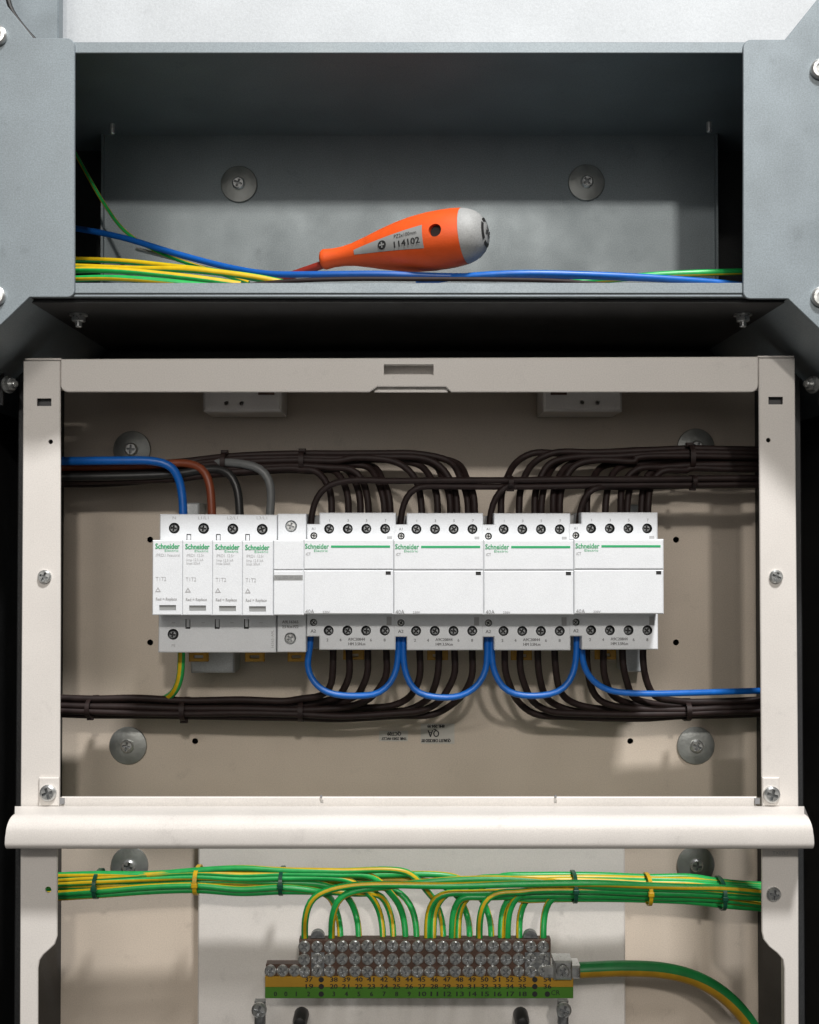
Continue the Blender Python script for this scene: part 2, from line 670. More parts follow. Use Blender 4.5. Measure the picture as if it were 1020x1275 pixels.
# ------------------------------------------------------------------ black outer case round the chassis
cs = Thing('outer_case', (0, Y_W - 0.001, -0.45), 'black steel outer case around the cream chassis', 'enclosure')
xc = 0.262
bm = bmesh.new()
box3(bm, -0.42, 0.42, 0.118, 0.1235, -0.48, 0.341)
cs.part('back_panel', bm, 'blackcase')
bm = bmesh.new()
box3(bm, -0.256, 0.256, Y_TF + 0.006, 0.1175, zb - 0.0022, zb - 0.0004)  # black sheet added under the trough floor to deepen its shade
cs.part('top_panel', bm, 'blackcase')
for s in (-1, 1):
    xa, xb = sorted((s * xc, s * (xc + 0.002)))
    bm = bmesh.new()
    box3(bm, xa, xb, Y_TF + 0.002, 0.1175, -0.48, zb - 0.003)
    cs.part('side_panel', bm, 'blackcase')
    bm = bmesh.new()
    xa, xb = sorted((s * 0.258, s * 0.260))
    box3(bm, xa, xb, Y_TF + 0.002, 0.1175, zb + 0.002, zt - 0.006)
    cs.part('trunk_side', bm, 'blackcase')
    bm = bmesh.new()
    xa, xb = sorted((s * 0.2365, s * 0.2415))
    box3(bm, xa, xb, 0.02, 0.117, -0.48, zb - 0.03, 0.0008)
    cs.part('gasket', bm, 'blackcase')
    p = at(10 if s < 0 else 1013, 479, -0.005)
    n = cs.place('nut', NUT, (p.x - 0.0 * s, p.y, p.z))
    n.rotation_euler = (0, 0, -s * R(55))
    bm = bmesh.new()
    xa, xb = sorted((p.x + s * 0.0035, s * xc))
    box3(bm, xa, xb, p.y + 0.001, p.y + 0.003, p.z - 0.012, p.z + 0.012)
    cs.part('nut_tab', bm, 'blackcase')

# ------------------------------------------------------------------ cream chassis
ch = Thing('distribution_board', (0, Y_P, -0.42), 'cream powder coated distribution board chassis with open front', 'switchboard')


def holes_at(lst, Y, r, n=14):
    out = []
    for px, py in lst:
        x, z = xz(px, py, Y)
        out.append(circ(x, z, r, n))
    return out


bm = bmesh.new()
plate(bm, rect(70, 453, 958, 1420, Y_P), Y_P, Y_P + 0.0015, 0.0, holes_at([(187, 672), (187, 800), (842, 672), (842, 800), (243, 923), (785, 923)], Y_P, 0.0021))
ch.part('mounting_panel', bm, 'cream_shaded')
for px, py, rot in ((165, 560, 0.1), (866, 557, 0.5), (160, 928, 0.15), (866, 928, 0.45), (162, 1077, 0.3), (866, 1076, 0.2)):
    put_washer(ch, px, py, Y_P, rot, 1.06)
# raised plate behind the earth bar
bm = bmesh.new()
plate(bm, rect(246, 1020, 779, 1420, 0.086), 0.086, Y_P - 0.0003, 0.001)
ch.part('raised_plate', bm, 'cream')


def col_outline(s):
    L = [(29, 449), (75, 449), (75, 760), (74, 1000), (71.5, 1060), (71, 1166)] + [(68, 1176), (62, 1182), (54, 1189), (49, 1196), (47, 1206)] + [(46.5, 1420), (24, 1420), (25.5, 1000)]
    if s > 0:
        L = [(990, 446), (945, 446), (947, 760), (949, 1000), (949, 1060), (949, 1160)] + [(951, 1170), (958, 1179), (968, 1187), (975, 1195), (977, 1206)] + [(977.5, 1420), (995, 1420), (994.5, 1000)]
    return L


for s in (-1, 1):
    ol = [xz(x, y, Y_C) for x, y in col_outline(s)]
    hs = [rect(46, 496, 64, 505.5, Y_C), circ(*xz(63, 550, Y_C), 0.0014, 12), circ(*xz(60, 1108, Y_C), 0.0019, 12)] if s < 0 else \
         [rect(957, 494, 975, 503.5, Y_C), circ(*xz(957, 548, Y_C), 0.0014, 12)]
    bm = bmesh.new()
    plate(bm, ol, Y_C, Y_C + 0.0015, 0.0005, hs)
    up = ch.part('upright', bm, 'cream')
    # the fold that gives the upright its depth
    xo = at(31 if s < 0 else 988.5, 900, Y_C).x
    bm = bmesh.new()
    xa, xb = sorted((xo, xo + (0.0014 if s < 0 else -0.0014)))
    box3(bm, xa, xb, Y_C + 0.0016, Y_C + 0.022, -0.42, at(510, 449, Y_C).z)
    ch.part('upright_flange', bm, 'cream', up)
    # dark slot backing and top edge line
    bm = bmesh.new()
    r0 = rect(44, 493, 66, 508, Y_C + 0.004) if s < 0 else rect(955, 491, 977, 506, Y_C + 0.004)
    plate(bm, r0, Y_C + 0.004, Y_C + 0.005)
    ch.part('slot_backing', bm, 'recess_dark', up)
    bm = bmesh.new()
    r0 = rect(30, 445.5, 75.5, 448, Y_C) if s < 0 else rect(944.5, 442.5, 989.5, 445, Y_C)
    plate(bm, r0, Y_C + 0.0008, Y_C + 0.022, 0.0003)
    ch.part('top_flange', bm, 'cream', up)
    px, py = (56, 718) if s < 0 else (966, 718)
    ch.place('screw', PAN, at(px, py, Y_C), up, 0.4, 0.95)
    if s > 0:
        ch.place('screw', PAN, at(963, 1113, Y_C), up, 0.2, 1.0)
    # corner tab and its screw
    tx0, tx1 = (48, 73.5) if s < 0 else (949.5, 971)
    bm = bmesh.new()
    plate(bm, rect(tx0, 968, tx1, 1004, Y_C - 0.002), Y_C - 0.0022, Y_C - 0.0004, 0.0006)
    tb = ch.part('hinge_tab', bm, 'cream')
    px, py = (60.5, 987) if s < 0 else (960.5, 989)
    w = ch.place('screw', PAN, at(px, py, Y_C - 0.0022), tb, 0.3 * s, 1.15)

# closed top of the chassis
bm = bmesh.new()
box3(bm, at(76, 450, Y_C).x, at(944, 450, Y_C).x, Y_C + 0.002, Y_P - 0.0005, at(510, 449, Y_C).z - 0.0016, at(510, 449, Y_C).z)
ch.part('top_plate', bm, 'cream')
# lintel
lo = []
lo += [xz(75.6, 447, Y_C), xz(944.4, 444, Y_C)]
lo += [xz(x, y, Y_C) for x, y in arc(935.4, 479, 9, 0, 90)]
lo += [xz(562, 488, Y_C), xz(555, 481.5, Y_C), xz(470, 481.5, Y_C), xz(460, 488, Y_C)]
lo += [xz(x, y, Y_C) for x, y in arc(84.6, 479, 9, 90, 180)]
bm = bmesh.new()
plate(bm, lo, Y_C, Y_C + 0.0015, 0.0005, [rect(478, 453.5, 540, 467, Y_C)])
ln = ch.part('lintel', bm, 'cream')
bm = bmesh.new()
plate(bm, rect(74, 450, 946, 486.0, Y_C + 0.012), Y_C + 0.012, Y_C + 0.0135)
ch.part('lintel_backing', bm, 'cream', ln)
bm = bmesh.new()
plate(bm, rect(466, 470, 558, 488.5, Y_C + 0.004), Y_C + 0.004, Y_C + 0.005, 0.0003)
ch.part('finger_lip', bm, 'cream', ln)
for x0, x1, hx in ((253, 350, ((282, 502), (301, 502))), (677, 775, ((725, 501), (744, 501.5)))):
    bm = bmesh.new()
    plate(bm, rect(x0, 470, x1, 512, 0.06), 0.06, 0.0985, 0.0015, holes_at(hx, 0.06, 0.0015, 10), 0.006)
    hb = ch.part('hanger_bracket', bm, 'cream')
    bm = bmesh.new()
    xm = (x0 + x1) / 2 + (30 if x0 < 500 else -30)
    plate(bm, rect(xm - 10, 487, xm + 10, 491.5, 0.0585), 0.0585, 0.0605)
    ch.part('hanger_clip', bm, 'bar_brown', hb)

# strip and rounded hinge bar
bm = bmesh.new()
st = rect(77, 992, 942, 1008, Y_C + 0.002)
plate(bm, st, Y_C + 0.001, Y_C + 0.003, 0.0005, [rect(399, 996, 402.5, 1001, Y_C), rect(690, 996, 693.5, 1001, Y_C)])
sb = ch.part('cross_strip', bm, 'cream')
bm = bmesh.new()
plate(bm, rect(70, 993, 950, 1008, Y_C + 0.012), Y_C + 0.012, Y_C + 0.0135)
ch.part('strip_backing', bm, 'cream', sb)
for px in (77, 943):
    bm = bmesh.new()
    plate(bm, rect(px - 3, 994, px + 3, 1001, Y_C), Y_C - 0.0005, Y_C + 0.0008)
    ch.part('strip_end', bm, 'ink', sb)
for px in (400, 692):
    bm = bmesh.new()
    plate(bm, rect(px - 1.2, 990.5, px + 1.2, 993.5, Y_C), Y_C - 0.0002, Y_C + 0.0009)
    ch.part('strip_notch', bm, 'ink', sb)
zt2, zb2 = at(510, 1004, -0.012).z, at(510, 1058, -0.034).z
H = zt2 - zb2
prof = [(-0.012, zt2, 13.0), (-0.018, zt2 - 0.0002, 13.0)]   # (Y, z, end inset in pixels)
R1, R2 = 0.0085, 0.0045
for k in range(11):
    an = math.pi / 2 * k / 10
    prof.append((-0.0275 - R1 * math.sin(an), zt2 - 0.0008 - R1 * (1 - math.cos(an)), 2.0 + 11.0 * (1 - k / 10) ** 1.6))
prof.append((-0.0362, (zt2 - R1 + zb2 + R2) / 2, 1.2))
for k in range(9):
    an = math.pi / 2 * k / 8
    prof.append((-0.0360 + R2 * (1 - math.cos(an)), zb2 + R2 - R2 * math.sin(an), 0.8 + 4.0 * (k / 8) ** 2))
prof += [(-0.020, zb2 + 0.0003, 7), (-0.012, zb2 + 0.001, 8)]
bm = bmesh.new()
ringL, ringR = [], []
for y, z, ins in prof:
    m = mpp(y)
    ringL.append(bm.verts.new(((8 + ins - 510) * m, y, z)))
    ringR.append(bm.verts.new(((1012 - ins - 510) * m, y, z)))
for i in range(len(prof)):
    j = (i + 1) % len(prof)
    bm.faces.new((ringL[i], ringL[j], ringR[j], ringR[i]))
bm.faces.new(ringL)
bm.faces.new(ringR[::-1])
bmesh.ops.recalc_face_normals(bm, faces=bm.faces[:])
ch.part('hinge_bar', bm, 'cream')
bm = bmesh.new()
write(bm, 'TX07LF', 962, 1062.5, Y_C - 0.0003, 4, fit=20)
ch.part('stamped_lettering', bm, 'ink_grey')

# rail and its brackets behind the modules
bm = bmesh.new()
plate(bm, rect(222, 690, 806, 758, 0.072), 0.072, 0.073)
for a, b in ((686, 691), (757, 762)):
    plate(bm, rect(222, a, 806, b, 0.067), 0.066, 0.0675)
rl = ch.part('mounting_rail', bm, 'galv')
for x0, x1, y0, y1 in ((231, 248, 626, 690), (238, 292, 758, 838), (777, 797, 628, 690), (776, 804, 758, 837)):
    bm = bmesh.new()
    plate(bm, rect(x0, y0, x1, y1, 0.074), 0.0735, 0.0985, 0.001)
    ch.part('rail_bracket', bm, 'zinc_plate')
# two inspection stickers with upside down print
for x0, x1, y0, y1, lines in ((472, 508, 910, 923, (('QCT09', 491, 913.5, 4.6, 17), ('TNR 2503-WC27', 491, 919.6, 3.4, 31))),
                              (524, 566, 901, 926, (('8ML-204-99', 543, 904, 3.8, 21), ('QA', 540, 913, 8.6, 14), ('QUALITY CHECKED BY', 543, 922, 4.0, 36)))):
    bm = bmesh.new()
    plate(bm, rect(x0, y0, x1, y1, Y_P), Y_P - 0.0003, Y_P - 0.0001)
    s_ = ch.part('sticker', bm, 'sticker')
    bm = bmesh.new()
    for t, px, py, h, fit in lines:
        write(bm, t, px, py, Y_P - 0.0005, h, 'CENTER', math.pi, fit, bold=0.3)
    ch.part('printed_text', bm, 'ink_black', s_)

# ------------------------------------------------------------------ contactors
Y_S = 0.022       # shoulder plane of the modules
PITCH_M = 112.2 * mpp(0)


def build_contactor():
    base = at(546, 810, 0.066)
    t = Thing('contactor', base, '', 'contactor', 'white contactors on the rail')
    top, bot = [(518.6, 658.8), (541.8, 658.8), (565.0, 658.8), (588.4, 658.8)], [(518.2, 785.6), (541.5, 785.6), (564.8, 785.6), (588.2, 785.6)]
    c_top, c_bot = (499.6, 667.5), (499.4, 775.5)
    ol = [(490.8, 653), (506.6, 653), (506.6, 638.8), (601.6, 638.8), (601.6, 809.6), (506.6, 809.6), (506.6, 793), (490.8, 793)]
    bm = bmesh.new()
    hs = holes_at(top + bot, Y_S, 0.0031, 18) + holes_at([c_top, c_bot], Y_S, 0.0022, 16)
    plate(bm, [xz(x, y, Y_S) for x, y in ol], Y_S, 0.064, 0.0006, hs, 0.0062, mih=1)  # hole walls and floors coloured dark to stand for shade
    b = t.part('base', bm, ['plastic', 'recess_dark'])
    # cheek behind the coil terminal
    bm = bmesh.new()
    plate(bm, rect(491.5, 642, 506.4, 808, 0.05), 0.0495, 0.0635, 0.0005)
    t.part('coil_cheek', bm, 'plastic_grey')
    bm = bmesh.new()
    plate(bm, rect(490.2, 672, 602.1, 709.7, 0), 0, Y_S - 0.0002, 0.0007)
    t.part('front_cover', bm, 'plastic')
    bm = bmesh.new()
    plate(bm, rect(490.2, 710.3, 602.1, 765.4, 0), 0.0001, Y_S - 0.0002, 0.0007, [rect(592.5, 711.5, 599, 716.3, 0)], 0.002)
    t.part('label_cover', bm, 'plastic')
    bm = bmesh.new()
    plate(bm, rect(592.8, 711.8, 598.7, 716.0, 0), 0.0006, 0.0018)
    t.part('indicator_window', bm, 'ink_black')
    for px, py in top + bot:
        t.place('terminal_screw', TERM, at(px, py, Y_S + 0.0050), rot=random.uniform(0, 1.5))
    for px, py in (c_top, c_bot):
        t.place('coil_screw', TERM_S, at(px, py, Y_S + 0.0026), rot=random.uniform(0, 1.5))
    bm = bmesh.new()
    plate(bm, rect(524.5, 679.6, 598, 682.3, 0), -0.0002, -0.00005)
    t.part('green_stripe', bm, 'green_print')
    bm = bmesh.new()
    write(bm, 'Schneider', 492, 680.8, -0.0002, 6.2, fit=29.5, bold=0.16)
    write(bm, 'Electric', 503, 686.2, -0.0002, 3.2, fit=17)
    t.part('logo_lettering', bm, 'green_print')
    bm = bmesh.new()
    write(bm, 'iCT', 493, 690.4, -0.0002, 3.6, fit=6)
    write(bm, '40A', 492.6, 762, -0.0002, 4.8, fit=11)
    write(bm, '230V', 514, 762.6, -0.0002, 3.0, fit=9)
    for i, (px, py) in enumerate(top):
        write(bm, '1357'[i], px + 0.5, 648.5, Y_S - 0.0002, 3.2, 'CENTER')
    for px, s in zip((516.8, 533, 571, 588), '2468'):
        write(bm, s, px, 797.5, Y_S - 0.0002, 3.6, 'CENTER', bold=0.15)
    write(bm, 'A1', 499.6, 658.8, Y_S - 0.0002, 3.2, 'CENTER')
    write(bm, 'A2', 499.2, 786.4, Y_S - 0.0002, 4.0, 'CENTER', bold=0.2)
    write(bm, 'A9C20844', 553, 796.6, Y_S - 0.0002, 3.6, 'CENTER', fit=21, bold=0.2)
    write(bm, '14M 3.5N.m', 553, 802.4, Y_S - 0.0002, 3.6, 'CENTER', fit=21, bold=0.2)
    t.part('printed_text', bm, 'ink')
    bm = bmesh.new()
    plate(bm, rect(591, 668.2, 597, 672.5, Y_S), Y_S - 0.0003, Y_S - 0.0001)
    t.part('data_code_patch', bm, 'ink_grey')
    bm = bmesh.new()
    plate(bm, rect(590.5, 768.5, 596.6, 778.8, Y_S), Y_S - 0.0003, Y_S - 0.0001)
    t.part('data_code_patch', bm, 'ink_grey')
    bm = bmesh.new()
    plate(bm, rect(532, 800, 558, 822, 0.052), 0.052, 0.056, 0.0005, [rect(539, 814.5, 551, 818.5, 0.052)])
    t.part('rail_clip', bm, 'clip_yellow')
    return t


CN = ['leftmost contactor', 'second contactor from the left', 'third contactor from the left', 'rightmost contactor']
con = build_contactor()
con.root['label'] = 'white four pole contactor, second from the left of four'
for k, lab in ((-1, 'white four pole contactor, leftmost of four, beside the narrow unit'),
               (1, 'white four pole contactor, third from the left of four'),
               (2, 'white four pole contactor, rightmost of four, at the row end')):
    c = copy_tree(con.root)
    c.location.x += PITCH_M * k
    c.location.z += (0.0002, 0, -0.0001, 0.0004)[k + 1]
    c.location.y += (0.0002, 0, 0.0003, -0.0002)[k + 1]
    c['label'] = lab

# ------------------------------------------------------------------ surge protection device with four cartridges
sp = Thing('surge_protector', at(268, 812, 0.066), 'wide white surge protector with four plug-in cartridges at left end', 'surge protector')
tops = [(217, 657.6), (253.6, 658), (290, 658.6), (326.6, 659)]
bm = bmesh.new()
slots_t = [(232.3, 665, 238, 676), (269, 665, 274.7, 676), (305.5, 665, 311.2, 676)]
slots_b = [(231, 771, 237, 783), (267.5, 771, 273.5, 783), (304, 771, 310, 783)]
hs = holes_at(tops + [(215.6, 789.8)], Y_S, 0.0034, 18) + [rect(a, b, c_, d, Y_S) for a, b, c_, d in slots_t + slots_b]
plate(bm, [xz(x, y, Y_S) for x, y in ((199, 640), (345, 641), (343.6, 812.5), (197, 812.5))], Y_S, 0.064, 0.0006, hs, 0.0062, mih=1)  # holes and latch slots are white plastic, coloured dark inside for shade
sp.part('base', bm, ['plastic', 'recess_dark'])
for a, b, c_, d in slots_t + slots_b:
    bm = bmesh.new()
    if b < 700:
        plate(bm, rect(a + 0.9, b + 1.2, c_ - 0.9, d - 0.4, Y_S), Y_S + 0.0003, Y_S + 0.005)
    else:
        plate(bm, rect(a + 1.1, b + 0.4, c_ - 1.1, d - 2.0, Y_S), Y_S + 0.0003, Y_S + 0.005)
    sp.part('latch_tab', bm, 'plastic')
for px, py in tops + [(215.6, 789.8)]:
    sp.place('terminal_screw', TERM, at(px, py, Y_S + 0.0052), rot=random.uniform(0, 1.5), scale=1.08)
edges = [189.6, 226.9, 264.2, 301.5, 340.0]
for i in range(4):
    x0, x1 = edges[i] + 0.15, edges[i + 1] - 0.15
    bm = bmesh.new()
    wx = x0 + 8.5
    dy = i * 0.5
    plate(bm, rect(x0, 672.5 + dy * 0.6, x1, 766 + dy * 0.4, 0), 0, Y_S - 0.0002, 0.0005, [rect(wx, 753.4 + dy, wx + 21, 760.2 + dy, 0)], 0.0012)
    k = sp.part('cartridge', bm, 'plastic')
    bm = bmesh.new()
    plate(bm, rect(wx + 0.3, 753.8 + dy, wx + 20.7, 759.8 + dy, 0), 0.0008, 0.0011)
    sp.part('status_window', bm, 'label_grey', k)
    bm = bmesh.new()
    write(bm, 'Schneider', x0 + 3.6, 680.3 + dy, -0.0002, 6.6, fit=30, bold=0.26)
    write(bm, 'Electric', x0 + 15, 685.6 + dy, -0.0002, 3.0, fit=17)
    sp.part('logo_lettering', bm, 'green_print', k)
    bm = bmesh.new()
    if i == 0:
        write(bm, 'iPRD1 Neutral', x0 + 4, 691.3, -0.0002, 3.6, fit=30)
    else:
        write(bm, 'iPRD1 12.5r', x0 + 5, 691 + dy, -0.0002, 3.6, fit=22)
        write(bm, 'Iimp 12.5 kA', x0 + 5, 696.6 + dy, -0.0002, 3.2, fit=21)
        write(bm, 'Imax 50kA', x0 + 5, 700.8 + dy, -0.0002, 3.2, fit=17)
    write(bm, 'T1T2', x0 + 4.2, 721 + dy, -0.0002, 4.8, fit=13)
    write(bm, 'Red = Replace', x0 + 4.2, 745.8 + dy, -0.0002, 3.5, fit=26, bold=0.12)
    # small warning triangle
    p = at(x0 + 7, 734 + dy, -0.0002)
    m = mpp(0) * 3.6
    tri = [(p.x - m, p.z - m * 0.8), (p.x + m, p.z - m * 0.8), (p.x, p.z + m * 0.9)]
    plate(bm, tri, -0.0002, -0.00005, 0, [offset_poly(tri, 0.0005)])
    sp.part('printed_text', bm, 'ink_grey', k)
bm = bmesh.new()
for (px, py), s in zip(tops, ('N', 'L1/L1', 'L2/L1', 'L3/L1')):
    write(bm, s, px, 645, Y_S - 0.0002, 3.6, 'CENTER', fit=4 if s == 'N' else 13)
for px in (216, 253, 289, 325):
    write(bm, '-', px, 775, Y_S - 0.0002, 4, 'CENTER', fit=4.5)
write(bm, 'PE', 216, 804, Y_S - 0.0002, 3.4, 'CENTER')
write(bm, '16365-A9L', 339.5, 796, Y_S - 0.0002, 3.2, 'CENTER', R(90), fit=22)
sp.part('printed_text', bm, 'ink_grey')
for cx in (247, 317):
    bm = bmesh.new()
    plate(bm, rect(cx - 12, 802, cx + 12, 824, 0.052), 0.052, 0.056, 0.0006, [rect(cx - 6, 816, cx + 6, 820, 0.052)])
    sp.part('rail_clip', bm, 'clip_yellow')

# ------------------------------------------------------------------ narrow unit between surge protector and contactors
ax = Thing('isolator_module', at(362, 812, 0.066), 'narrow white single unit between surge protector and contactors', 'circuit breaker')
bm = bmesh.new()
plate(bm, rect(345.6, 639.6, 381.2, 812, Y_S), Y_S - 0.0003, 0.064, 0.0006, holes_at([(362.6, 655.2), (361.6, 795)], Y_S, 0.0037, 18), 0.004)
ax.part('base', bm, 'plastic')
for px, py in ((362.6, 655.2), (361.6, 795)):
    ax.place('terminal_screw', PAN, at(px, py, Y_S + 0.0022), rot=random.uniform(0, 1.5), scale=0.78)
bm = bmesh.new()
plate(bm, rect(340.3, 672.5, 377.8, 709.6, 0), 0.0004, Y_S - 0.0006, 0.0006)
ax.part('front_cover', bm, 'plastic')
bm = bmesh.new()
plate(bm, rect(340.3, 710.1, 377.8, 766.3, 0), 0.0005, Y_S - 0.0006, 0.0006)
ax.part('label_cover', bm, 'plastic')
bm = bmesh.new()
plate(bm, rect(341, 716, 377, 722, 0), 0.0002, 0.00045)
ax.part('label_strip', bm, 'label_grey')
bm = bmesh.new()
write(bm, 'Vigi iSD 4P 25A', 343, 719, 0.00005, 3.6, fit=32)
write(bm, 'A9L16365', 361.6, 774.6, Y_S - 0.0005, 3.6, 'CENTER', fit=20, bold=0.2)
write(bm, '2.5 N.m PZ2', 361.6, 780.6, Y_S - 0.0005, 3.6, 'CENTER', fit=20, bold=0.2)
ax.part('printed_text', bm, 'ink')
bm = bmesh.new()
plate(bm, rect(358, 802, 381, 824, 0.052), 0.052, 0.056, 0.0006, [rect(363, 816, 375, 820, 0.052)])
ax.part('rail_clip', bm, 'clip_yellow')

# ------------------------------------------------------------------ wires


def wire(name, label, pts, rpx, mats, group, Yr=0.055, **kw):
    bm = bmesh.new()
    P = [at(*p) for p in pts]
    tube(bm, P, rpx * mpp(Yr), **kw)
    o = finish(name, bm, mats, angle=60)
    me = o.data
    c0 = P[0].copy()
    me.transform(Matrix.Translation(-c0))
    o.location = c0
    return tag(o, label, 'wire', group)


def jit(a):
    return random.uniform(-a, a)


BW = 4.25
ORD = ['first', 'second', 'third', 'fourth']
# --- supply wires of the surge protector
wire('blue_wire', 'thick blue wire curving down into top of surge protector', [(228.5, 652, 0.043), (228, 630, 0.043), (224.5, 602, 0.043), (215, 582, 0.041), (195, 574.5, 0.04), (150, 573.5, 0.04), (100, 574, 0.042), (40, 574, 0.045)], 5.2, 'blue_pvc', 'supply wires of the surge protector')
wire('red_brown_wire', 'thick red brown wire curving down into top of surge protector', [(264.5, 652, 0.045), (263.5, 630, 0.045), (261, 602, 0.046), (252, 583, 0.048), (235, 577, 0.05), (190, 579, 0.052), (130, 581, 0.052), (40, 582, 0.052)], 5.2, 'red_brown_pvc', 'supply wires of the surge protector')
wire('black_wire', 'thick black wire curving down into top of surge protector', [(299, 652, 0.045), (298, 630, 0.045), (295, 605, 0.046), (285, 588, 0.047), (265, 584, 0.049), (220, 590, 0.05), (140, 593, 0.05), (40, 594, 0.05)], 5.2, 'black_pvc', 'supply wires of the surge protector')
wire('grey_wire', 'thick grey wire curving down into top of surge protector', [(335.5, 652, 0.045), (337, 630, 0.045), (337.5, 606, 0.045), (331, 588, 0.045), (315, 580, 0.046), (285, 576, 0.05), (240, 578, 0.06), (140, 584, 0.062), (40, 586, 0.062)], 5.2, 'grey_pvc', 'supply wires of the surge protector')
wire('earth_wire', 'green yellow earth wire dropping from underside of surge protector', [(226, 800, 0.045), (226, 822, 0.045), (225, 840, 0.046), (220, 857, 0.05), (206, 870, 0.062), (170, 876, 0.075), (120, 880, 0.078)], 4.6, ['green_pvc', 'yellow_pvc'], None, stripe=2, twist=4.0, phase=2.8)

# --- brown wires above the contactors
TOPX = [[(413, 0), (434, 1), (449, 2), (459, 2), (479, 3), (486, 3)],
        [(525, 0), (545, 1), (561, 2), (569, 2), (583, 3), (591, 3)],
        [(624, 0), (646.5, 1), (666, 2), (674, 2), (689, 3), (697, 3)],
        [(731, 0), (754, 1), (773, 2), (781, 2), (799, 3), (807, 3)]]
# bundle slots: (height rank 0..1, depth)
for c in range(4):
    for i, (x, tnum) in enumerate(TOPX[c]):
        pair = [w for w in TOPX[c] if w[1] == tnum]
        which = '' if len(pair) == 1 else ('left of two ' if pair[0][0] == x else 'right of two ')
        lab = '%sbrown wire%s dropping into %s top terminal of %s' % (which, 's' if which else '', ORD[tnum], CN[c])
        g = 'brown wires above the contactors'
        dY = jit(0.003)
        if c < 2:
            n = i + 6 * c                      # 0 nearest .. 11 farthest; farther wires ride higher
            yb = 585 - 21 * (n / 11) + (2.0 if n % 2 else -1.0)
            Yb = 0.050 + 0.0075 * (n % 3) + 0.001 * (n // 3)
            run = 40 + 6 * (i % 3) + (14 if i >= 4 else 0)
            pts = [(x, 650, 0.045), (x, 628, 0.045 + dY), (x - 2, 612, 0.047 + dY), (x - 8 - i * 0.3, 597, 0.050), (x - 20, 584 - (585 - yb) * 0.35, Yb - 0.002), (x - run, yb + 1, Yb)]
            if x - run > 420:
                pts += [(x - run - 50, yb - 1, Yb)]
                if x > 500:
                    pts += [(425, yb, Yb)]
            spread = yb + (yb - 574) * 0.1
            pts += [(372, yb + jit(1.0), Yb), (290, spread + 4 + jit(1.5), Yb), (215, spread + 11 + jit(1.5), Yb + 0.003), (130, spread + 15 + jit(1.2), Yb + 0.004), (40, spread + 16, Yb + 0.004)]
        else:
            n = (3 - c) * 6 + (5 - i)          # 0 nearest the right end
            yb = 584 - 26 * (n / 11) + (1.5 if n % 2 else -1.0)
            Yb = 0.050 + 0.0075 * (n % 3) + 0.001 * (n // 3)
            run = 38 + 6 * (i % 3)
            pts = [(x, 650, 0.045), (x, 628, 0.045 + dY), (x + 1, 612, 0.047 + dY), (x + 6, 597, 0.050), (x + 18, 585 - (585 - yb) * 0.35, Yb - 0.002), (x + run, yb + 4, Yb)]
            if x < 700:
                pts += [(x + run + 45, yb + 5, Yb), (790, yb + 2, Yb)]
            elif x + run < 815:
                pts += [(x + run + 30, yb + 1, Yb)]
            pts += [(857, yb, Yb), (905, yb + jit(1.0), Yb), (975, yb + 1, Yb)]
        pts = pts[:2] + [(a + jit(1.3), b + jit(1.1), c2) for a, b, c2 in pts[2:-1]] + pts[-1:]
        wire('brown_wire', lab, pts, BW, 'brown_pvc', g)
# --- coil feed wires running to the right in front of them
for c, x in enumerate((387, 498.5, 609.5, 720.5)):
    yb = (598, 605.5, 600, 606.5)[c]
    Yb = (0.034, 0.036, 0.041, 0.043)[c]
    pts = [(x, 660, 0.036), (x + 0.5, 645, 0.036), (x + 4, 628, 0.035), (x + 12, 612, 0.034), (x + 25, 603 + (yb - 598) * 0.4, 0.034), (x + 48, yb, Yb)]
    xx = x + 100
    while xx < 840:
        pts.append((xx, yb + jit(0.8) - (1.5 if xx > 700 else 0), Yb))
        xx += 75
    pts += [(860, yb - 2.0, Yb), (905, yb - 2.5, Yb), (975, yb - 3, Yb)]
    wire('brown_wire', 'brown coil wire rising from small top left terminal of %s' % CN[c], pts, BW * 0.93, 'brown_pvc', 'coil wires above the contactors', Yr=0.04)

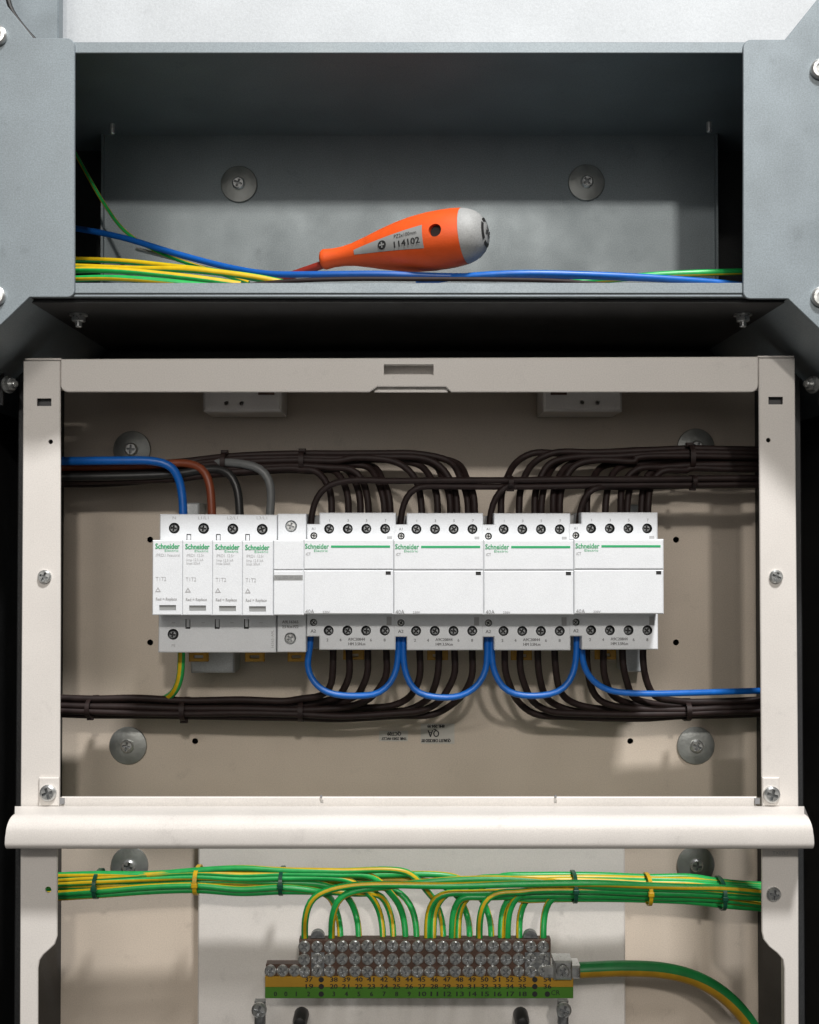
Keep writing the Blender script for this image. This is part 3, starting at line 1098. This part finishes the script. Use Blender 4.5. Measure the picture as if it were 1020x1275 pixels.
# --- brown wires below the contactors
BOTX = [[415, 434.5, 458, 481], [522.5, 546.5, 566, 588], [629, 648, 670, 691], [731, 752, 775.5, 801]]
for c in range(4):
    for i, x in enumerate(BOTX[c]):
        lab = 'brown wire hanging from %s bottom terminal of %s' % (ORD[i], CN[c])
        if c < 2:
            n = i + 4 * c
            yb = 873 + 19 * (n / 7) + (0.8 if n % 2 else -0.8)
            Yb = 0.056 + 0.0065 * (n % 3)
            run = 58 + (10 if i == 3 else 0)
            pts = [(x, 798, 0.045), (x, 818, 0.045), (x + 0.5, 838, 0.046), (x - 4 - i, 856, 0.049), (x - 16 - i, 868 + (yb - 873) * 0.3, Yb - 0.004), (x - run + 20, yb - 3, Yb - 0.002)]
            if x > 500:
                pts += [(x - run - 20, yb - 1, Yb), (425, yb + 2.5, Yb)]
            pts += [(376 - 10 * (c == 0 and i == 0) * 1.5, yb + 1.5, Yb), (300, yb + jit(1), Yb), (232, yb - 1 + jit(1), Yb + 0.002), (170, yb - 2 + jit(1.2), Yb + 0.002), (116, yb - 3.0, Yb + 0.002), (40, yb - 5, Yb + 0.002)]
        else:
            n = (3 - c) * 4 + (3 - i)
            yb = 876 + 16 * (n / 7) + (0.8 if n % 2 else -0.8)
            Yb = 0.056 + 0.0065 * (n % 3)
            pts = [(x, 798, 0.045), (x - 0.5, 818, 0.045), (x + 0.5, 836, 0.046), (x + 5, 853, 0.049), (x + 15, 869 + (yb - 873) * 0.2, Yb - 0.004), (x + 36, yb - 4, Yb - 0.002)]
            if x < 700:
                pts += [(x + 75, yb, Yb), (800, yb + 1, Yb)]
            elif x < 780:
                pts += [(x + 62, yb, Yb)]
            pts += [(853, yb - 0.5, Yb), (900, yb - 2 + jit(1), Yb), (975, yb - 5, Yb)]
        pts = pts[:2] + [(a + jit(1.3), b + jit(1.1), c2) for a, b, c2 in pts[2:-1]] + pts[-1:]
        wire('brown_wire', lab, pts, BW, 'brown_pvc', 'brown wires below the contactors')
# --- blue coil links
BX = [387.5, 499.5, 610.0, 721.5]
for c in range(3):
    a, b = BX[c] + (0 if c == 0 else 3.4), BX[c + 1] - 3.4
    d = -4 if c == 0 else 0
    pts = [(a, 780, 0.034), (a - 0.5 + d * 0.2, 806, 0.034), (a + d, 830, 0.034), (a + 6 + d * 0.8, 849, 0.033), (a + 19, 862, 0.032), (a + 38, 866.5, 0.032), ((a + b) / 2 + 10, 867, 0.032), (b - 24, 863, 0.032), (b - 9, 851, 0.033), (b - 1.5, 832, 0.034), (b, 806, 0.034), (b, 780, 0.034)]
    pts = pts[:2] + [(x_ + jit(1.0), y_ + jit(0.9) + (0, 1.2, -1.0)[c], c2) for x_, y_, c2 in pts[2:-2]] + pts[-2:]
    wire('blue_wire', 'blue wire looping under the row from %s to the next one' % CN[c], pts, 4.0, 'blue_pvc', 'blue loops below the contactors', Yr=0.034)
a = BX[3] + 3.2
wire('blue_wire', 'blue wire running right from underside of rightmost contactor', [(a, 780, 0.034), (a, 808, 0.034), (a + 2.5, 830, 0.034), (a + 14, 848, 0.034), (a + 33, 859.5, 0.034), (a + 70, 863.5, 0.035), (a + 130, 863, 0.038), (a + 190, 861, 0.044), (975, 859.5, 0.052)], 3.9, 'blue_pvc', 'blue loops below the contactors', Yr=0.036)


# --- cable ties
def tie(px, pyc, hpx, dY, Yc, w_px, material, label, group, head=0.0):
    m = mpp(Yc)
    p = at(px, pyc, Yc)
    a, b = (hpx - 3.5) * m / 2, dY / 2
    bm = bmesh.new()
    N = 28
    w = w_px * m / 2
    th = 0.0009
    ringset = []
    for k in range(N):
        an = 2 * math.pi * k / N
        ca, sa = math.cos(an), math.sin(an)
        sq = lambda v: math.copysign(abs(v) ** 0.75, v)
        y, z = b * sq(ca), a * sq(sa)
        y2, z2 = (b + th) * sq(ca), (a + th) * sq(sa)
        ringset.append([bm.verts.new((p.x + dx, p.y + yy, p.z + zz)) for dx, yy, zz in ((-w, y, z), (w, y, z), (w, y2, z2), (-w, y2, z2))])
    for k in range(N):
        q, r_ = ringset[k], ringset[(k + 1) % N]
        for e in range(4):
            bm.faces.new((q[e], q[(e + 1) % 4], r_[(e + 1) % 4], r_[e]))
    bmesh.ops.recalc_face_normals(bm, faces=bm.faces[:])
    t = Thing('cable_tie', p, label, 'cable tie', group)
    t.part('strap', bm, material)
    bm = bmesh.new()
    ha = head
    cy, cz = p.y - (b + th) * abs(math.cos(ha)) ** 0.75, p.z + (a + th) * math.copysign(abs(math.sin(ha)) ** 0.75, math.sin(ha) if ha else 1)
    if not ha:
        cz = p.z
    box3(bm, p.x - w * 1.5, p.x + w * 1.5, cy - 0.0008, cy + 0.0022, cz - 0.0014, cz + 0.0014, 0.0004)
    t.part('tie_head', bm, material)


g = 'brown cable ties'
tie(116, 879.5, 26, 0.030, 0.066, 5, 'brown_pvc', 'brown cable tie on lower left bundle nearest the left upright', g, -1.2)
tie(231, 882.5, 28, 0.028, 0.066, 6, 'brown_pvc', 'brown cable tie on lower left bundle below the surge protector', g, -1.3)
tie(376, 884, 27, 0.026, 0.063, 6, 'brown_pvc', 'brown cable tie on lower left bundle below the narrow unit', g, 1.3)
tie(853, 883.5, 26, 0.026, 0.063, 6, 'brown_pvc', 'brown cable tie on lower right bundle near the right upright', g, 1.3)
tie(281, 577, 27, 0.028, 0.062, 6, 'brown_pvc', 'brown cable tie on upper left bundle above the surge protector', g, 1.35)
tie(377, 575, 27, 0.026, 0.060, 6, 'brown_pvc', 'brown cable tie on upper left bundle above the narrow unit', g, 1.35)
tie(857, 571, 34, 0.028, 0.060, 6, 'brown_pvc', 'brown cable tie on thick upper right bundle', g, 1.35)
tie(861, 600, 17, 0.020, 0.039, 5, 'brown_pvc', 'brown cable tie on thin coil wire bundle at right', g, -1.3)
tie(635, 601, 17, 0.020, 0.039, 6, 'brown_pvc', 'brown cable tie on coil wires above the third contactor', g, -1.3)

# ------------------------------------------------------------------ earth terminal bar
Y_B = 0.040
eb = Thing('earth_terminal_bar', at(510, 1290, 0.086), 'brown earth terminal bar with three rows of screws and numbered strip', 'terminal bar')
bm = bmesh.new()
plate(bm, [xz(x, y, Y_B) for x, y in ((331, 1201), (372.5, 1201), (372.5, 1170), (686, 1170), (686, 1216), (331, 1216))], Y_B, 0.0475, 0.0006)
body = eb.part('bar_body', bm, 'bar_brown')
cols = [379.4 + 15.65 * k for k in range(20)]
for r_, y in enumerate((1178, 1194, 1209.5)):
    for k, x in enumerate(cols):
        eb.place('terminal_screw', BAR, at(x + jit(0.4), y + jit(0.4), Y_B - 0.0001), rot=random.uniform(0, 1.6), scale=random.uniform(0.94, 1.02))
for x in (337, 352, 367):
    eb.place('terminal_screw', BAR, at(x, 1208.5, Y_B - 0.0001), rot=random.uniform(0, 1.6))
for k in (1, 18):
    x = cols[k]
    bm = bmesh.new()
    w2 = 9 if k == 1 else 24
    plate(bm, rect(x - 7.5, 1186, x + w2, 1217, Y_B - 0.0004), Y_B - 0.0006, Y_B + 0.0004, 0.0002)
    plate(bm, [xz(px, py, Y_B) for px, py in arc(x, 1169, 9, 180, 360, 10)], Y_B + 0.001, 0.046)
    eb.part('mounting_lug', bm, 'steel_dark')
bm = bmesh.new()
plate(bm, rect(330, 1216.2, 714, 1229.4, Y_B - 0.001), Y_B - 0.001, Y_B + 0.006, 0.0003)
s1 = eb.part('yellow_strip', bm, 'strip_yellow')
bm = bmesh.new()
plate(bm, rect(330, 1229.6, 714, 1243.4, Y_B - 0.001), Y_B - 0.001, Y_B + 0.006, 0.0003)
s2 = eb.part('green_strip', bm, 'strip_green')
bm = bmesh.new()
YT = Y_B - 0.0013
for k, x in enumerate(cols):
    if 2 <= k <= 17:
        rows = (str(36 + k), str(18 + k), str(1 + k))
    elif k == 0:
        rows = ('37', '19', '2')
    elif k == 19:
        rows = ('54', '36', None)
    else:
        rows = (None, None, None)
    for s, y in zip(rows, (1220, 1228.6, 1238)):
        if s:
            write(bm, s, x + 5, y, YT, 5.6, 'CENTER', fit=(9 if len(s) == 2 and s != '1' else None), bold=0.25)
        else:
            px_, pz_ = xz(x + 5, y, YT)
            plate(bm, circ(px_, pz_, 3.3 * mpp(YT), 14), YT, YT + 0.0002)
for s, x in (('0', 343), ('0', 356), ('1', 369)):
    write(bm, s, x, 1238, YT, 5.6, 'CENTER', bold=0.25)
write(bm, 'CR', 686, 1236.5, YT, 6, fit=11)
eb.part('printed_numbers', bm, 'ink_black')
# cable clamp at the right end
bm = bmesh.new()
plate(bm, rect(690, 1197, 713, 1221, Y_B - 0.006), Y_B - 0.006, Y_B + 0.008, 0.0012, holes_at([(700, 1208)], Y_B - 0.006, 0.0040, 16), 0.002)
cl = eb.part('cable_clamp', bm, 'zinc')
eb.place('clamp_screw', PAN, at(701, 1209, Y_B - 0.0055), cl, 0.5, 0.95)
bm = bmesh.new()
plate(bm, rect(676, 1201, 722, 1217, Y_B + 0.001), Y_B - 0.002, Y_B + 0.012, 0.001)
eb.part('clamp_tongue', bm, 'zinc', cl)
for px in (323, 702):
    bm = bmesh.new()
    plate(bm, rect(px - 6.5, 1248, px + 6.5, 1330, 0.05), 0.05, 0.056, 0.0015)
    mp_ = eb.part('mounting_post', bm, 'steel_dark')
    eb.place('post_screw', PAN, at(px, 1257, 0.05), mp_, 0.3, 1.15)
for px, py in ((373, 1275), (651, 1275)):
    p = at(px, py, 0.07)
    bm = bmesh.new()
    lathe(bm, [(0, 0.0050), (0.012, 0.0048), (0.0155, 0.0036), (0.0165, 0.0)], (p.x, 0.0855, p.z), (0, -1, 0), 20)
    eb.part('black_plug', bm, 'black_pvc')

EARTH = ['green_pvc', 'yellow_pvc']
wire('earth_cable', 'thick green yellow earth cable curving down from clamp at right end of the bar', [(705, 1209, 0.046), (735, 1207.5, 0.047), (780, 1206, 0.049), (830, 1209, 0.052), (872, 1221, 0.055), (905, 1242, 0.056), (932, 1272, 0.056), (955, 1315, 0.056)], 9.6, ['green_shaded', 'yellow_shaded'], None, Yr=0.05, stripe=9, twist=0.4, phase=0.2, n=20)['category'] = 'cable'

# --- earth wires. Right group bends right, left group bends left (behind)
NUMS = {}


def num(x):
    k = round((x - 379.4) / 15.65)
    names = ['leftmost', 'second', 'third', 'fourth', 'fifth', 'sixth', 'seventh', 'eighth', 'ninth', 'tenth', 'eleventh', 'twelfth', 'thirteenth',
             'fourteenth', 'fifteenth', 'sixteenth', 'seventeenth', 'eighteenth', 'nineteenth', 'rightmost']
    return names[k]


rightw = [(379.5, 1108, 1107, 0.036), (413, 1104, 1103, 0.038), (532, 1112, 1108, 0.047), (539.5, 1108, 1100, 0.050), (563, 1108, 1112, 0.046), (570.5, 1112, 1096, 0.052),
          (597, 1108, 1114, 0.040), (624, 1112, 1119, 0.050), (632, 1114, 1104, 0.045), (646.5, 1116, 1110, 0.054), (676.5, 1118, 1117, 0.048)]
slotsR = [1100, 1104, 1110, 1093, 1115, 1090, 1109, 1119, 1097, 1106, 1113]
for i, (x, yk, yb, Yb) in enumerate(rightw):
    yb = slotsR[i]
    lab = 'green yellow earth wire bending right above the %s screw column of the bar' % num(x)
    if x in (532, 563):
        lab = 'left of two green yellow earth wires above the %s screw column of the bar' % num(x)
    if x in (539.5, 570.5):
        lab = 'right of two green yellow earth wires above the %s screw column of the bar' % num(x)
    if x in (632, 646.5):
        lab = 'green yellow earth wire bending right, %s from the right end of the bar' % ('third' if x == 632 else 'second')
    top = 1105 + (yb - 1090) * 0.22
    pts = [(x, 1182, 0.0440), (x, 1162, 0.0440), (x + 0.5, 1145, Yb), (x + 3.5, 1130, Yb), (x + 11, 1117, Yb), (x + 26, max(top, yb) + 2, Yb)]
    if x < 450:
        pts += [(x + 60, 1102.5 + i * 2.5, Yb), (560, 1103 - i * 7, Yb), (640, 1101 - i * 6, Yb)]
    elif x < 600:
        pts += [(x + 50, yb + 2, Yb), (660, yb, Yb)]
    else:
        pts += [(x + 45, yb + 1, Yb)]
    pts += [(745, yb, Yb), (806, yb + 2 + jit(1), Yb + 0.002), (860, yb + 4 + jit(2), Yb + 0.002), (900, yb + 7 + jit(2), Yb + 0.003), (975, yb + 13 + jit(2), Yb + 0.004)]
    wire('earth_wire', lab, pts, 4.2 if i else 4.3, EARTH, 'green yellow earth wires', Yr=0.045, stripe=2, twist=random.uniform(-14, 14), phase=[3.0, 3.3, 5.4, 0, 3.6, 0, 2.6, 3.2, 4.5, 2, 4.4][i], n=14)
leftw = [(424, 0.058), (447, 0.056), (477, 0.052), (490, 0.057), (505, 0.050), (519, 0.053), (552, 0.060), (585, 0.064), (612, 0.062)]
slotsL = [(1106, 0), (1100, 0), (1094, 0), (1111, 0), (1089, 0), (1103, 1), (1085, 0), (1097, 1), (1091, 1)]
for i, (x, Yt) in enumerate(leftw):
    yb, lay = slotsL[i]
    Yb = 0.042 + 0.009 * lay + 0.003 * (i % 2)
    lab = 'green yellow earth wire bending left above the %s screw column of the bar' % num(x)
    pts = [(x, 1182, 0.0455), (x, 1164, 0.0465), (x - 2.5, 1142, Yt), (x - 8, 1126, Yt - 0.001), (x - 20, 1110 + (yb - 1085) * 0.1, Yb + 0.003), (x - 42, yb + 2, Yb + 0.001)]
    if x - 42 > 440:
        pts += [(420, yb, Yb)]
    w_ = random.uniform(-3.0, 3.0)
    pts += [(351, yb - 1, Yb), (300, yb - 1 + w_, Yb), (246, yb - 2 - w_ * 0.4, Yb), (185, yb + 1 - w_, Yb), (123, yb + 3.5, Yb), (40, yb + 8 + jit(1.5), Yb + 0.004)]
    wire('earth_wire', lab, pts, 4.0, EARTH, 'green yellow earth wires', Yr=0.048, stripe=2, twist=random.uniform(-16, 16), phase=random.uniform(0, 6), n=14)
ge = 'ties on the earth bundles'
tie(123, 1100, 33, 0.024, 0.047, 4.5, 'tie_green', 'dark green cable tie nearest the left upright on earth bundle', ge)
tie(246.5, 1095.5, 33, 0.024, 0.047, 5, 'tie_yellow', 'yellow cable tie on left earth bundle', ge)
tie(351.5, 1096.5, 32, 0.024, 0.047, 4.5, 'tie_green', 'dark green cable tie on left earth bundle just left of the bar', ge)
tie(714.5, 1104, 37, 0.022, 0.046, 4.5, 'tie_green', 'dark green cable tie on right earth bundle above the clamp', ge)
tie(806.5, 1107, 37, 0.022, 0.048, 4.5, 'tie_yellow', 'yellow cable tie on right earth bundle', ge)
tie(897, 1112, 38, 0.024, 0.049, 4.5, 'tie_green', 'dark green cable tie nearest the right upright on earth bundle', ge)

# ------------------------------------------------------------------ wires lying in the trough
gt = 'wires lying in the trough'
wire('blue_wire', 'dark blue wire sagging into the trough and running under the screwdriver', [(40, 276, 0.035), (93, 284, 0.03), (150, 295, 0.02), (220, 316, 0.005), (290, 334, -0.012), (335, 341, -0.022), (400, 341.5, -0.03), (470, 341, -0.034), (560, 344, -0.034), (680, 343, -0.03), (790, 346, -0.02), (880, 351, -0.01), (960, 358, 0.0)], 4.0, 'navy_pvc', gt, Yr=-0.02)
wire('blue_wire', 'blue wire crossing the trough right of the screwdriver', [(520, 352, -0.022), (570, 345, -0.036), (640, 340.5, -0.042), (720, 341.5, -0.042), (800, 345, -0.040), (860, 349, -0.038), (905, 353, -0.036), (960, 360, -0.034)], 4.2, 'blue_pvc', gt, Yr=-0.04)
wire('thin_earth_wire', 'thin green yellow wire hanging down steeply at left of the trough', [(60, 130, 0.055), (95, 193, 0.05), (130, 254, 0.045), (158, 290, 0.03), (200, 315, 0.018), (260, 336, 0.0), (310, 352, -0.01)], 2.4, EARTH, gt, Yr=0.03, stripe=3, twist=10)
wire('earth_wire', 'green yellow wire with long yellow stripe lying uppermost at left of the trough', [(30, 331, 0.01), (95, 332, -0.005), (170, 335, -0.02), (230, 335.5, -0.032), (280, 340, -0.036), (330, 347, -0.038), (370, 356, -0.038)], 4.2, EARTH, gt, Yr=-0.03, stripe=3, twist=7, phase=-1.6)
wire('earth_wire', 'bright green earth wire lying in front at left of the trough', [(30, 341, -0.03), (95, 336, -0.036), (150, 337, -0.042), (205, 342, -0.044), (250, 347, -0.045), (300, 354, -0.045)], 4.2, EARTH, gt, Yr=-0.04, stripe=2, twist=4, phase=2)
wire('earth_wire', 'orange tinted earth wire lying rearmost at left of the trough', [(30, 322, 0.02), (95, 323, 0.015), (150, 325, 0.005), (210, 331, -0.01), (270, 338, -0.02), (330, 349, -0.025)], 3.6, EARTH, gt, Yr=0.0, stripe=3, twist=3, phase=-1.0)
wire('earth_wire', 'green earth wire lying lowest at left of the trough', [(30, 350, -0.035), (95, 347, -0.04), (140, 346, -0.048), (200, 350, -0.05), (260, 356, -0.05)], 4.0, EARTH, gt, Yr=-0.045, stripe=2, twist=8, phase=3)
wire('white_wire', 'pale wire curving under the dark blue wire in the trough', [(170, 310, 0.03), (205, 319, 0.022), (250, 330, 0.008), (300, 341, -0.008), (350, 351, -0.016)], 2.6, 'grip_grey', gt, Yr=0.0)
wire('brown_wire', 'thin brown wire lying below the screwdriver along the trough lip', [(300, 356, -0.04), (360, 350, -0.046), (430, 347.5, -0.048), (520, 347.5, -0.048), (620, 348, -0.047), (700, 350, -0.046), (780, 357, -0.044)], 2.8, 'brown_pvc', gt, Yr=-0.045)
wire('earth_wire', 'green earth wire at right end of the trough', [(690, 354, -0.015), (760, 348, -0.018), (820, 342, -0.022), (880, 339.5, -0.024), (930, 338, -0.02), (980, 336, -0.01)], 4.2, EARTH, gt, Yr=-0.02, stripe=1, twist=3, phase=0.6)

# ------------------------------------------------------------------ screwdriver
P0, P1 = at(401, 323.5, -0.010), at(607, 289, -0.042)
axis = (P1 - P0)
LEN = axis.length
axis.normalize()
sd = Thing('screwdriver', P0, 'orange screwdriver with grey cap resting on the wires in the trough', 'screwdriver')
mS = mpp(-0.028) * 0.965
prof_px = [(0, 0), (0, 10.5), (1.5, 12.6), (4, 13.6), (8, 13.2), (16, 12.4), (28, 12.8), (42, 15.0), (60, 20.0), (80, 26.2), (100, 31.6), (120, 35.4), (140, 37.4), (158, 37.6), (170, 37.2), (183, 35.6)]
cap_px = [(183, 35.4), (186, 34.8), (191, 33.2), (198, 29.6), (204, 24.2), (208, 17.5), (210, 10.0), (210.5, 0)]
K = LEN / 210.5


def rad(t_px):
    pp = prof_px[1:] + cap_px
    for (a, ra), (b, rb_) in zip(pp, pp[1:]):
        if a <= t_px <= b and b > a:
            return (ra + (rb_ - ra) * (t_px - a) / (b - a)) * mS
    return 0.0


a_, u_, v_ = frame_of(axis)
toward = Vector((0, -1, 0))
toward = (toward - a_ * toward.dot(a_)).normalized()
side = a_.cross(toward)               # screen-up-ish or down
if side.z < 0:
    side = -side


def on_grip(t_px, s_px, off):
    """Point on the grip at axial t (px) and arc offset s (px, up positive) from the line facing the viewer."""
    r = rad(t_px)
    ph = s_px * mS / max(r, 1e-5)
    return P0 + a_ * (t_px * K) + (toward * math.cos(ph) + side * math.sin(ph)) * (r + off)


bm = bmesh.new()
fine = []
for (a, ra), (b, rb_) in zip(prof_px, prof_px[1:]):
    fine.append((a * K, ra * mS))
fine += [(183 * K, 35.6 * mS), (183 * K, 0)]
lathe(bm, fine, P0, a_, 48)
handle = sd.part('handle', bm, 'orange', angle=40)
# the hanging hole drilled through the grip
hp = on_grip(156.5, 4, 0)
bmc = bmesh.new()
lathe(bmc, [(-0.03, 0.0037), (0.03, 0.0037)], hp, toward, 24)
cut = sd.part('cutter', bmc, 'recess_dark')
md = handle.modifiers.new('b', 'BOOLEAN')
md.operation = 'DIFFERENCE'
md.object = cut
md.solver = 'EXACT'
bpy.context.view_layer.update()
dg = bpy.context.evaluated_depsgraph_get()
newme = bpy.data.meshes.new_from_object(handle.evaluated_get(dg))
handle.modifiers.clear()
handle.data = newme
newme.set_sharp_from_angle(angle=R(40))
bpy.data.objects.remove(cut)
bm = bmesh.new()
lathe(bm, [(-0.0045, 0.0036), (-0.004, 0.0036)], hp, toward, 20)  # black disc set inside the through hole to stand for its shade
sd.part('hole_shade', bm, 'ink_black', handle)
bm = bmesh.new()
lathe(bm, [(183 * K + 0.0001, 0), (183 * K + 0.0001, 35.4 * mS)] + [(a * K, r * mS) for a, r in cap_px[1:]], P0, a_, 48)
capo = sd.part('end_cap', bm, 'grip_grey')
# grey label panel following the grip
bm = bmesh.new()
NT, NS = 24, 6
grid = []
for i in range(NT + 1):
    t = 48 + (141 - 48) * i / NT
    f = i / NT
    lo_, hi_ = -3.0 - 11.5 * f, 3.0 + 12.5 * f ** 0.85
    lo_, hi_ = lo_ - 1.5, hi_ - 1.5
    grid.append([bm.verts.new(on_grip(t, lo_ + (hi_ - lo_) * j / NS, 0.00025)) for j in range(NS + 1)])
for i in range(NT):
    for j in range(NS):
        bm.faces.new((grid[i][j], grid[i + 1][j], grid[i + 1][j + 1], grid[i][j + 1]))
bmesh.ops.recalc_face_normals(bm, faces=bm.faces[:])
lab_o = sd.part('label_panel', bm, 'label_grey', handle)
bm = bmesh.new()


def wrap_text(s, t0, s0, h_px, w_px):
    V, F = text_verts(s, 1.0)
    x0, x1 = min(v.x for v in V), max(v.x for v in V)
    vs = [bm.verts.new(on_grip(t0 + (v.x - x0) / (x1 - x0) * w_px, s0 + v.y / 0.7 * h_px, 0.0005)) for v in V]
    for f in F:
        try:
            bm.faces.new([vs[i] for i in f])
        except ValueError:
            pass


wrap_text('PZ2x100mm', 105, 5.2, 4.6, 29)
for dx in (0, 0.5):
    wrap_text('114102', 104 + dx, -5.0, 7.6, 33)
# cross in a disc
ring = [bm.verts.new(on_grip(88 + 5.6 * math.cos(2 * math.pi * k / 24), -1.2 + 5.6 * math.sin(2 * math.pi * k / 24), 0.0005)) for k in range(24)]
bm.faces.new(ring)
sd.part('printed_text', bm, 'ink_black', lab_o)
bm = bmesh.new()
for w, l in ((0.9, 3.4), (3.4, 0.9)):
    bm.faces.new([bm.verts.new(on_grip(88 + sx * w, -1.2 + sz * l, 0.0008 + (0.0001 if w > 1 else 0))) for sx, sz in ((-1, -1), (1, -1), (1, 1), (-1, 1))])
sd.part('cross_mark', bm, 'label_grey', lab_o)
# cross-in-ring mark embossed on the cap end
bm = bmesh.new()


def on_cap(ang, rpx, off):
    t = 210.5
    for (a, ra), (b, rb_) in zip(cap_px, cap_px[1:]):
        if rb_ <= rpx <= ra:
            t = a + (b - a) * (ra - rpx) / (ra - rb_)
    return P0 + a_ * (t * K + off) + (toward * math.cos(ang) + side * math.sin(ang)) * (rpx * mS)


for k in range(28):
    if k % 7 in (3,):
        continue
    a0, a1 = 2 * math.pi * k / 28, 2 * math.pi * (k + 1) / 28
    bm.faces.new([bm.verts.new(on_cap(an, rr, 0.0004)) for an, rr in ((a0, 14.5), (a1, 14.5), (a1, 19), (a0, 19))])
for k in range(4):
    ang = k * math.pi / 2
    q = []
    for rr, wv in ((1.0, 1.6), (9.5, 1.6), (9.5, -1.6), (1.0, -1.6)):
        q.append(bm.verts.new(on_cap(ang + math.atan2(wv, rr), math.hypot(rr, wv), 0.0006)))
    bm.faces.new(q)
bmesh.ops.recalc_face_normals(bm, faces=bm.faces[:])
sd.part('cap_symbol', bm, 'ink_black', capo)
# shaft going down behind the wires
bm = bmesh.new()
lathe(bm, [(-0.01, 0.0024), (0.03, 0.0024), (0.05, 0.0022), (0.052, 0.0016), (0.064, 0.0015), (0.067, 0.0006)], P0 + Vector((0, 0, -0.003)), -a_ + Vector((0, 0.10, -0.14)), 16)
sd.part('shaft', bm, 'shaft_red')

# black cable at the top left edge
wire('black_cable', 'black cable at upper left edge in front of the steel cover', [(4, -60, 0.07), (8, -15, 0.07), (12, 8, 0.07), (20, 22, 0.072), (36, 42, 0.075), (60, 66, 0.08)], 3.2, 'black_pvc', None, Yr=0.07)['category'] = 'cable'
